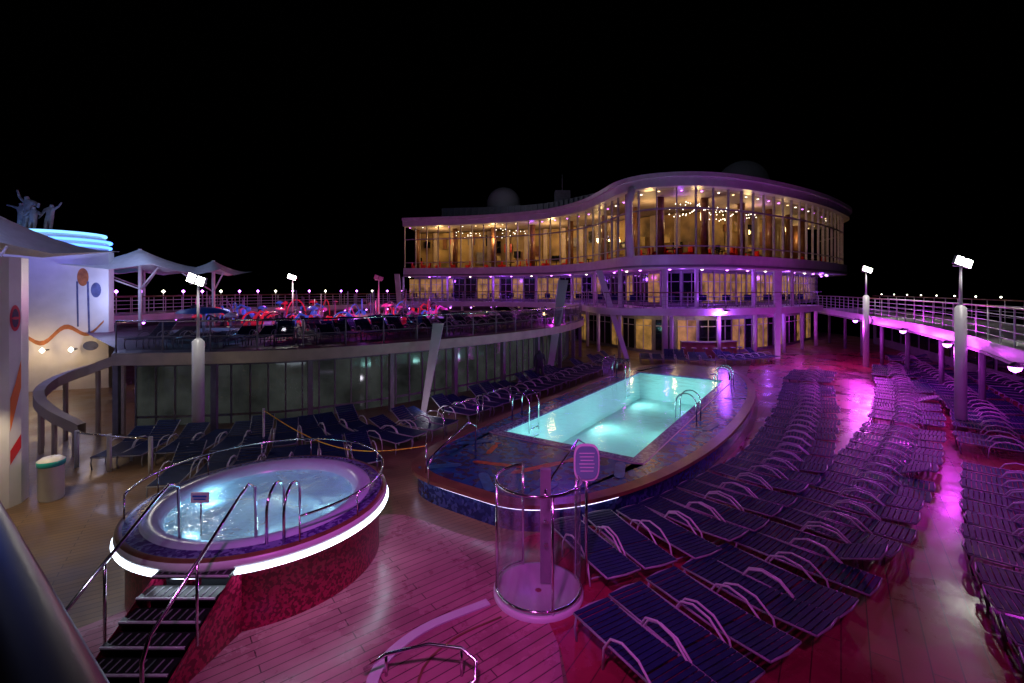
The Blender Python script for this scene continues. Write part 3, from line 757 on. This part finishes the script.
for (cx_, cy_, n_, rr) in ((13.5, 34.5, 46, 1.8), (17.5, 37, 40, 1.6), (0, 49, 24, 1.5), (-5, 51, 18, 1.4)):
    for i in range(n_):
        a = i*0.45; r = rr*(0.3+0.7*i/n_)
        mb.lathe((cx_+r*math.cos(a)*1.3, cy_+r*math.sin(a), 10.5+0.35*math.sin(i*0.9)), [(0.005, -0.04), (0.04, 0), (0.005, 0.04)], M_wlamp2, 6)
for p, t in resample(offset(FC, -1.3), 1.5):
    mb.lathe((p.x, p.y, Z3+0.06), [(0.005, -0.03), (0.09, 0)], random.choice([M_wlamp2, M_warmlamp, M_purp]), 8)
mb.build('ceiling_lamps', bld)
for x, y, e in ((-8, 52, 300), (-2, 50.3, 300), (4, 48, 300), (8.3, 43.5, 280), (10.5, 36, 190), (14, 35.5, 220), (19, 38, 220), (25, 43, 180), (30, 49, 120)):
    light('POINT', 'lounge_light', (x, y, 10.2), e*0.85, (1.0, 0.66, 0.26), 0.3)
for x, y in ((12, 33.5), (20, 37.5), (2, 47.5)): light('POINT', 'lounge_purple_light', (x, y, 10.8), 30, PUR, 0.2)
mb = MB()
PH = smooth([(-8, 54), (-2, 53), (4, 50.5), (10, 43), (14, 40)], 0.8)
mb.band(PH, offset(PH, -5), Z4-0.05, 14.0, M_grey)
for i, (p, t) in enumerate(resample(PH, 0.7)):
    mb.box((p.x+t.y*.1, p.y-t.x*.1, 13.0), (0.08, 0.16, 1.9), M_frame, math.atan2(t.y, t.x))
mb.box((5.4, 50.5, 14.4), (1.6, 1.2, 1.6), M_grey); mb.tube([(5.4, 50.5, 15.1), (5.4, 50.5, 17)], 0.05, M_grey, 6)
mb.build('rooftop_plant_room', bld)
M_rad = mat('radome_shell', (0.35, 0.35, 0.37), 0.6)
def radome(x, y, z, r):
    mb = MB(); prof = [(r*math.cos(a), r*math.sin(a)+r*0.8) for a in [rad(-50+140*i/14) for i in range(15)]]
    mb.lathe((x, y, z), [(r*0.6, -0.6), (r*0.62, 0.05)]+prof, M_rad, 28); mb.build('radome')
radome(-1.0, 56, 13.2, 2.0); radome(24.5, 50, 13.6, 2.6)
light('POINT', 'roof_fill_light', (15, 36, 14.5), 60, (0.8, 0.7, 1.0), 0.2)  # both roof lights are added fill for the plant room louvres
light('POINT', 'roof_fill_light', (0, 47, 15.0), 60, (0.8, 0.8, 1.0), 0.2)
IN = smooth([(-11, 53), (-4, 51.2), (1, 49.4), (6, 46.5), (9, 42), (10.2, 37), (10.8, 34.6), (13, 33.6), (15.4, 34.8), (21.5, 38.8), (27, 43.5), (31, 48)], 0.6)
mb = MB(); mb.ribbon(IN, 3.4, Z1+0.05, M_grey)
for k, (p, t) in enumerate(resample(IN, 1.35)):
    a = math.atan2(t.y, t.x); o = Vector((t.y, -t.x))*0.05; lit = random.random() < 0.5
    mb.box((p.x+o.x, p.y+o.y, 4.75), (1.12, 0.06, 2.1), M_win if lit else M_darkglass, a)
    mb.box((p.x+o.x*2+t.x*.675, p.y+o.y*2+t.y*.675, 4.7), (0.09, 0.1, 2.5), M_mull, a)
    mb.box((p.x+o.x*2, p.y+o.y*2, 5.2), (1.1, 0.08, 0.05), M_mull, a)
    mb.box((p.x+o.x*2, p.y+o.y*2, 4.75), (0.04, 0.08, 2.1), M_mull, a)
mb.build('promenade_windows', bld)
PL = smooth([(-12, 50.5), (-5, 49), (0, 47), (3.6, 43.8), (5.4, 40), (5.9, 36), (6.2, 33), (7.8, 31), (12, 30.4), (15.8, 31.7), (20.5, 34.2), (25.5, 38.5)], 0.5)
mb = MB(); mb.band(PL, offset(PL, -3.8), 2.92, 3.38, M_white); mb.build('promenade_slab', bld)
mb = MB(); railing(mb, offset(PL, -0.12), 3.38, 1.05, 1.4, 4, 0.025, M_mull, M_wood); mb.build('promenade_railing', bld)
# small tables and chairs on the promenade
mb = MB()
for p, t in resample(offset(PL, -1.4), 2.2):
    mb.lathe((p.x, p.y, 3.38), [(0.22, 0), (0.04, 0.05), (0.04, 0.7), (0.4, 0.72), (0.4, 0.75), (0.01, 0.76)], M_grey, 10)
    for s in (-0.75, 0.75):
        mb.box((p.x+t.x*s, p.y+t.y*s, 3.83), (0.42, 0.42, 0.05), M_navy); mb.box((p.x+t.x*s*1.27, p.y+t.y*s*1.27, 4.05), (0.05, 0.42, 0.45), M_navy, math.atan2(t.y, t.x))
        for dx, dy in ((-.18, -.18), (.18, -.18), (-.18, .18), (.18, .18)): mb.tube([(p.x+t.x*s+dx, p.y+t.y*s+dy, 3.38), (p.x+t.x*s+dx, p.y+t.y*s+dy, 3.82)], 0.015, M_mull, 5)
mb.build('promenade_furniture', bld)
GL = smooth([(5, 44), (8.3, 37.5), (9.8, 34.6), (13, 33.4), (16.5, 34.6), (22, 38.2), (28, 44)], 0.6)
mb = MB(); mb.ribbon(GL, 0, 2.95, M_grey)
for k, (p, t) in enumerate(resample(GL, 1.5)):
    a = math.atan2(t.y, t.x); o = Vector((t.y, -t.x))*0.05
    mb.box((p.x+o.x, p.y+o.y, 1.35), (1.25, 0.06, 2.2), [M_win, M_darkglass, M_win, M_darkglass, M_darkglass, M_win, M_darkglass][k % 7], a)
    mb.box((p.x+o.x*1.9, p.y+o.y*1.9, 1.35), (0.05, 0.07, 2.2), M_mull, a)
    mb.box((p.x+o.x*1.9, p.y+o.y*1.9, 2.0), (1.25, 0.068, 0.05), M_mull, a)
mb.build('entrance_wall', bld)
mb = MB()
for p, t in resample(offset(PL, -0.5), 3.4): mb.tube([(p.x, p.y, 0), (p.x, p.y, 2.93)], 0.13, M_white, 10)
for p, t in resample(offset(PL, -0.7), 5.1): mb.tube([(p.x, p.y, 3.37), (p.x, p.y, Z1+0.02)], 0.13, M_white, 10)
mb.tube([(10.15, 31.2, 0), (10.15, 31.2, Z1+0.02)], 0.2, M_white, 12)
mb.build('columns', bld)
mb = MB()
BP = smooth([(11.5, 31.9), (13.5, 31.6), (15.5, 32.4)], 0.3)
mb.band(BP, offset(BP, -0.5), 0, 1.05, M_wood); mb.band(offset(BP, 0.1), offset(BP, -0.6), 1.05, 1.1, M_grey)
for p, t in resample(offset(BP, 0.5), 0.7): mb.lathe((p.x, p.y, 0), [(0.2, 0), (0.03, 0.04), (0.03, 0.68), (0.18, 0.7), (0.18, 0.76), (0.01, 0.77)], M_grey, 10)
mb.build('pool_bar_counter')
mb = MB(); k = 0
for p, t in resample(offset(FC, -1.2), 2.3):
    mb.lathe((p.x, p.y, Z1+0.0), [(0.01, -0.06), (0.12, 0.0)], M_purp if k % 3 else M_wlamp2, 8); k += 1
for p, t in resample(offset(PL, -1.5), 2.6):
    mb.lathe((p.x, p.y, 2.9), [(0.01, -0.06), (0.10, 0.0)], M_warmlamp if k % 2 else M_purp, 8); k += 1
mb.build('soffit_downlights', bld)
for x, y, c, e in ((-8, 49.5, PUR, 220), (-1, 47.5, PUR, 220), (5, 43, PUR, 200), (8.2, 35.5, MAG, 100), (11.5, 31.7, PUR, 110), (16, 33, PUR, 110), (22, 37.5, PUR, 180), (28, 42.5, PUR, 160)):
    light('POINT', 'soffit_light', (x, y, 5.6), e*0.36, c, 0.15)
for x, y, c, e in ((8.5, 33.6, WARM, 45), (11, 32, WARM, 50), (14, 32.4, WARM, 50), (18.5, 34, PUR, 110), (23, 37.5, MAG, 120), (3, 41, WARM, 60)):
    light('POINT', 'entrance_light', (x, y, 2.6), e*0.5, c, 0.12)

# ------------------------------------------------------------------ left structures
mb = MB(); c = (-22.9, 23.6, 0)
mb.lathe(c, [(2.0, 0), (2.0, 6.6), (2.05, 6.9), (1.9, 7.25), (1.5, 7.5), (0.01, 7.6)], M_white, 40)
mb.box((-27.8, 25, 3.3), (8.6, 4, 6.6), M_white)
mb.build('white_tower')
mb = MB()
for z, r, m in ((7.05, 2.12, M_ledblue), (7.38, 1.90, M_ledcyan), (6.78, 2.10, M_ledblue)):
    mb.tube([(c[0]+r*math.cos(a), c[1]+r*math.sin(a), z) for a in [2*math.pi*i/40 for i in range(40)]], 0.07, m, 6, True)
mb.build('tower_neon_rings')
mb = MB(); a_, b_ = Vector((-22.9, 21.2)), Vector((-19.1, 22.4)); t = (b_-a_).normalized(); nrm = Vector((t.y, -t.x)); L = (b_-a_).length
mid = (a_+b_)/2; ang = math.atan2(t.y, t.x)
mb.box((mid.x, mid.y, 3.2), (L, 0.5, 6.4), M_white, ang)
def mural(pts, m, k=1):
    mb.poly([(*(a_+t*x+nrm*(0.254+0.004*k)), z) for x, z in pts], m)
def ell(x, z, rx, rz, n=18): return [(x+rx*math.cos(2*math.pi*i/n), z+rz*math.sin(2*math.pi*i/n)) for i in range(n)]
M_mblue = mat('mural_blue', (0.10, 0.12, 0.28), 0.5, noise=0.4); M_mor = mat('mural_orange', (0.5, 0.17, 0.06), 0.5, noise=0.4)
mural(ell(3.0, 5.2, 0.22, 0.42), M_mor); mural(ell(3.5, 4.6, 0.2, 0.35), M_mblue)
mural([(3.15, 5.0), (3.23, 5.0), (3.28, 2.6), (3.2, 2.6)], M_mblue, 2); mural([(2.75, 5.0), (2.82, 5.0), (2.85, 2.9), (2.78, 2.9)], M_mblue, 2)
sw = [(0.2+3.6*i/24, 2.3+0.28*math.sin(i*0.55)+0.03*i) for i in range(25)]
mural(sw+[(x, z-0.10-0.12*math.sin(math.pi*i/24)) for i, (x, z) in reversed(list(enumerate(sw)))], M_mor, 1)
mural(ell(3.3, 2.0, 0.3, 0.22), M_mblue, 3)
mb.build('mural_wall')
for x, y in ((-21.9, 20.6), (-20.9, 20.9), (-19.9, 21.2)):
    mb = MB(); mb.lathe((x, y, 1.9), [(0.02, -0.1), (0.1, 0), (0.02, 0.12)], M_wlamp2, 10); mb.box((x-0.05, y+0.22, 1.9), (0.08, 0.34, 0.06), M_dark, ang); mb.build('wall_lamp')
    light('POINT', 'wall_lamp_light', (x, y-0.3, 1.9), 22, WARM, 0.1)
light('POINT', 'tower_blue_wash', (-21, 19.2, 6.2), 85, (0.22, 0.18, 1.0), 0.3)
light('POINT', 'tower_blue_wash', (-25.5, 20.5, 6.6), 110, (0.15, 0.25, 1.0), 0.3)
mb = MB()
PY = [(-15, 9.5), (-11.0, 9.5), (-10.7, 9.65), (-10.6, 9.9), (-10.6, 10.15), (-10.75, 10.45), (-11.0, 10.55), (-15, 10.55)]
mb.ribbon([Vector(p) for p in PY]+[Vector(PY[0])], 0, 5.3, M_white); mb.poly([(*p, 5.3) for p in PY], M_white)
def sidep(y, z, ry, rz, m, k=1): mb.poly([(-10.6+0.006*k, y+ry*math.cos(2*math.pi*i/20), z+rz*math.sin(2*math.pi*i/20)) for i in range(20)], m)
sidep(10.02, 4.0, 0.11, 0.28, M_redp); sidep(10.02, 4.0, 0.07, 0.2, M_dark, 2); sidep(10.02, 4.0, 0.075, 0.03, M_redp, 3)
mb.poly([(-10.592, 9.92, 1.6), (-10.592, 10.14, 2.5), (-10.592, 10.14, 3.1), (-10.592, 10.02, 2.6), (-10.592, 9.92, 2.3)], M_orange)
mb.poly([(-10.591, 9.92, 0.9), (-10.591, 10.14, 1.2), (-10.591, 10.14, 1.5), (-10.591, 9.92, 1.2)], M_redp)
mb.build('white_pylon')
mb = MB(); mb.lathe((-10.15, 10.35, 0), [(0.2, 0), (0.22, 0.05), (0.22, 0.74), (0.24, 0.76), (0.24, 0.86), (0.16, 0.92), (0.02, 0.93)], None, 24, [M_white, M_white, M_teal, M_teal, M_white, M_white]); mb.build('litter_bin')
light('SPOT', 'walkway_warm_light', (-10.2, 9.2, 2.9), 150, (1, 0.8, 0.5), 0.1, target=(-9.6, 9.4, 0), spot=95)
mb = MB(); mb.lathe((-10.2, 9.2, 3.0), [(0.01, -0.06), (0.1, 0)], M_wlamp2, 12); mb.lathe((-10.2, 9.2, 3.0), [(0.11, 0), (0.09, 0.12), (0.01, 0.13)], M_dark, 12); mb.tube([(-10.2, 9.2, 3.1), (-10.75, 9.75, 3.15)], 0.03, M_dark, 6); mb.build('downlight_fixture')
light('POINT', 'walkway_warm_light', (-15, 17, 2.4), 35, WARM, 0.2)
def canopy(cx, cy, z, w_, d_, rise, name='tensile_canopy', posts=True, zb=2.6):
    mb = MB(); n = 12; g = []
    for i in range(n+1):
        for j in range(n+1):
            u, v = i/n*2-1, j/n*2-1
            pinch = 1-0.14*(1-u*u)*(abs(v)**3); pin2 = 1-0.14*(1-v*v)*(abs(u)**3)
            hh = rise*max(0, 1-max(abs(u), abs(v)))**1.5+0.25*(abs(u*v))
            g.append((cx+u*w_/2*pin2, cy+v*d_/2*pinch, z+hh))
    b = len(mb.v); mb.v += g
    for i in range(n):
        for j in range(n): mb.face([b+i*(n+1)+j, b+(i+1)*(n+1)+j, b+(i+1)*(n+1)+j+1, b+i*(n+1)+j+1], M_canvas, True)
    if posts:
        mb.tube([(cx, cy, zb), (cx, cy, z+rise)], 0.08, M_white, 8)
        for s in (-1, 1):
            mb.tube([(cx, cy, z-0.9), (cx+s*w_*0.42, cy-d_*0.3, z+0.1)], 0.04, M_white, 6)
    mb.build(name)
canopy(-18.6, 23.5, 5.55, 4.4, 4.2, 1.1); canopy(-16.2, 25.5, 5.4, 2.6, 3.0, 0.8); canopy(-23.5, 30, 5.6, 4, 4, 1.4)
canopy(-17.4, 15.5, 5.8, 5.2, 4.5, 1.5, posts=True, zb=0)
light('POINT', 'canopy_uplight', (-18.2, 21.0, 4.3), 150, (0.5, 0.55, 1), 0.15); light('POINT', 'canopy_uplight', (-15.5, 12.5, 4.6), 70, (0.40, 0.38, 1), 0.15)
light('POINT', 'canopy_fill_light', (-17.5, 21.5, 7.5), 90, (0.45, 0.55, 1), 0.15); light('POINT', 'canopy_fill_light', (-15.5, 12.5, 8.2), 90, (0.45, 0.5, 1), 0.15)  # unseen fill added above the canopies to brighten the canvas
def skin(name, verts, edges, radii, m, sub=2):
    me = bpy.data.meshes.new(name); me.from_pydata(verts, edges, []); o = bpy.data.objects.new(name, me); COL.objects.link(o)
    o.modifiers.new('s', 'SKIN')
    for i, r in enumerate(radii): me.skin_vertices[0].data[i].radius = (r, r)
    me.skin_vertices[0].data[0].use_root = True
    o.modifiers.new('ss', 'SUBSURF').levels = sub; o.modifiers['ss'].render_levels = sub; me.materials.append(m); return o
def figure(x, y, z, h, arms, m, name, lean=0):
    k = h/1.75
    J = [(0, 0, .95), (0+lean*.1, 0, 1.2), (lean*.2, 0, 1.42), (lean*.22, 0, 1.52), (lean*.26, -.02, 1.66),
         (-.10, 0, .9), (-.14, -.04, .48), (-.15, 0, .05), (.10, 0, .9), (.15, -.08, .5), (.2, .02, .05),
         (-.19, 0, 1.40), *arms[0], (.2, 0, 1.40), *arms[1]]
    E = [(0, 1), (1, 2), (2, 3), (3, 4), (0, 5), (5, 6), (6, 7), (0, 8), (8, 9), (9, 10), (2, 11), (11, 12), (12, 13), (2, 14), (14, 15), (15, 16)]
    Rr = [.15, .13, .15, .06, .11, .10, .065, .045, .10, .065, .045, .07, .045, .035, .07, .045, .035]
    return skin(name, [(x+a*k, y+b*k, z+c_*k) for a, b, c_ in J], E, [r*k for r in Rr], m)
M_stat = mat('statue_bronze', (0.30, 0.30, 0.32), 0.5, 0.2, noise=0.4)
st = empty('rooftop_statue')
for dx, dy, h, arms, ln in ((0, 0, 2.3, (((-.4, 0, 1.6), (-.5, 0, 1.9)), ((.4, -.1, 1.2), (.55, -.2, 1.35))), -.5), (0.75, 0.2, 1.9, (((-.35, 0, 1.15), (-.3, -.2, .95)), ((.45, 0, 1.55), (.6, 0, 1.75))), .6), (-0.7, 0.3, 2.0, (((-.45, 0, 1.5), (-.7, 0, 1.55)), ((.35, -.1, 1.1), (.3, -.3, 1.2))), -.2), (0.35, -0.2, 1.7, (((-.4, 0, 1.2), (-.5, -.2, 1.3)), ((.4, 0, 1.3), (.5, -.2, 1.2))), .2)):
    figure(-24.2+dx, 23.6+dy, 7.15, h, arms, M_stat, 'statue_figure', ln).parent = st
mb = MB(); mb.lathe((-24.1, 23.8, 6.5), [(1.5, 0), (1.4, 0.5), (1.2, 0.7), (0.01, 0.72)], M_stat, 18); mb.build('plinth', st)
light('POINT', 'statue_light', (-22.5, 20.5, 8.0), 40, (0.7, 0.75, 1), 0.2)

pm = mat('dark_clothes', (0.05, 0.05, 0.08), 0.8)
figure(1.35, 23.0, 0, 1.75, (((-.27, 0, 1.12), (-.24, -.1, .86)), ((.27, 0, 1.12), (.25, -.12, .88))), pm, 'person')

# ------------------------------------------------------------------ foreground rail of the viewing deck
mb = MB()
a, b = Vector((-3.53, 2.89, 0)), Vector((-0.16, 0.41, 0)); d = (b-a).normalized(); nn = Vector((d.y, -d.x, 0))
M_rail = mat('varnished_rail', (0.05, 0.008, 0.008), 0.4)
prof = [(0.10*math.cos(q), 0.05*math.sin(q)) for q in [2*math.pi*i/12 for i in range(12)]]
base_ = len(mb.v)
for p in (a, b):
    for x, z in prof: mb.v.append((p.x+nn.x*x, p.y+nn.y*x, 3.66+z))
for i in range(12):
    j = (i+1) % 12; mb.face([base_+i, base_+j, base_+12+j, base_+12+i], M_rail, True)
mb.band([(a+nn*0.02).xy, (b+nn*0.02).xy], [(a-nn*0.02).xy, (b-nn*0.02).xy], 2.5, 3.6, M_dark)
mb.build('balcony_balustrade')
light('POINT', 'rail_blue_fill', (-3.6, 3.6, 4.3), 3, (0.10, 0.18, 1.0), 0.05)  # added to give the rail its blue highlight, no lamp stands here

mb = MB()
pa, pb = Vector((-6.5, 12.3, 1.45)), Vector((-1.9, 10.4, 1.15))
mb.tube([tuple(pa.lerp(pb, i/20)-Vector((0, 0, 0.5*math.sin(math.pi*i/20)))) for i in range(21)], 0.012, M_yellow, 5)
mb.tube([(-6.5, 12.3, 0), (-6.5, 12.3, 1.5)], 0.03, M_arm, 8); mb.tube([(-1.9, 10.4, 0.5), (-1.9, 10.4, 1.2)], 0.02, M_chrome, 8)
mb.build('barrier_rope')
for (u0, v0) in ((-6.6, -3.5), (-4.6, -3.6), (5.2, -3.6)):
    mb = MB(); p, q = W(u0, v0), W(u0+1.6, v0)
    mb.ribbon([p, q], 0.15, 1.15, M_glass)
    for r_ in (p, q): mb.tube([(*r_, 0), (*r_, 1.2)], 0.025, M_chrome, 6)
    mb.tube([(*p, 1.17), (*q, 1.17)], 0.02, M_chrome, 6); mb.build('glass_windscreen')

# ------------------------------------------------------------------ deck floodlights
light('SPOT', 'deck_flood', (-1.0, 1.5, 7.0), 1500, (0.95, 0.13, 0.88), 0.25, target=(-0.7, 8.6, 0), spot=68, blend=1.0)
light('SPOT', 'deck_flood', (3.0, 0.5, 7.0), 620, (0.90, 0.07, 0.80), 0.25, target=(5.5, 8.0, 0), spot=85, blend=0.9)
light('SPOT', 'deck_flood', (9.0, 7.0, 6.5), 520, (0.50, 0.06, 1.0), 0.25, target=(8, 15.0, 0), spot=95, blend=0.9)
light('SPOT', 'deck_flood', (-9.0, 4.0, 7.0), 120, WARM, 0.3, target=(-9, 12.0, 0), spot=90, blend=0.9)
light('SPOT', 'building_flood', (8, 24, 6), 180, PUR, 0.3, target=(12, 31, 5), spot=120, blend=0.8)
light('SPOT', 'pool_flood', (2, 18, 6.0), 220, PUR, 0.3, target=(-2, 12, 0), spot=120, blend=0.9)
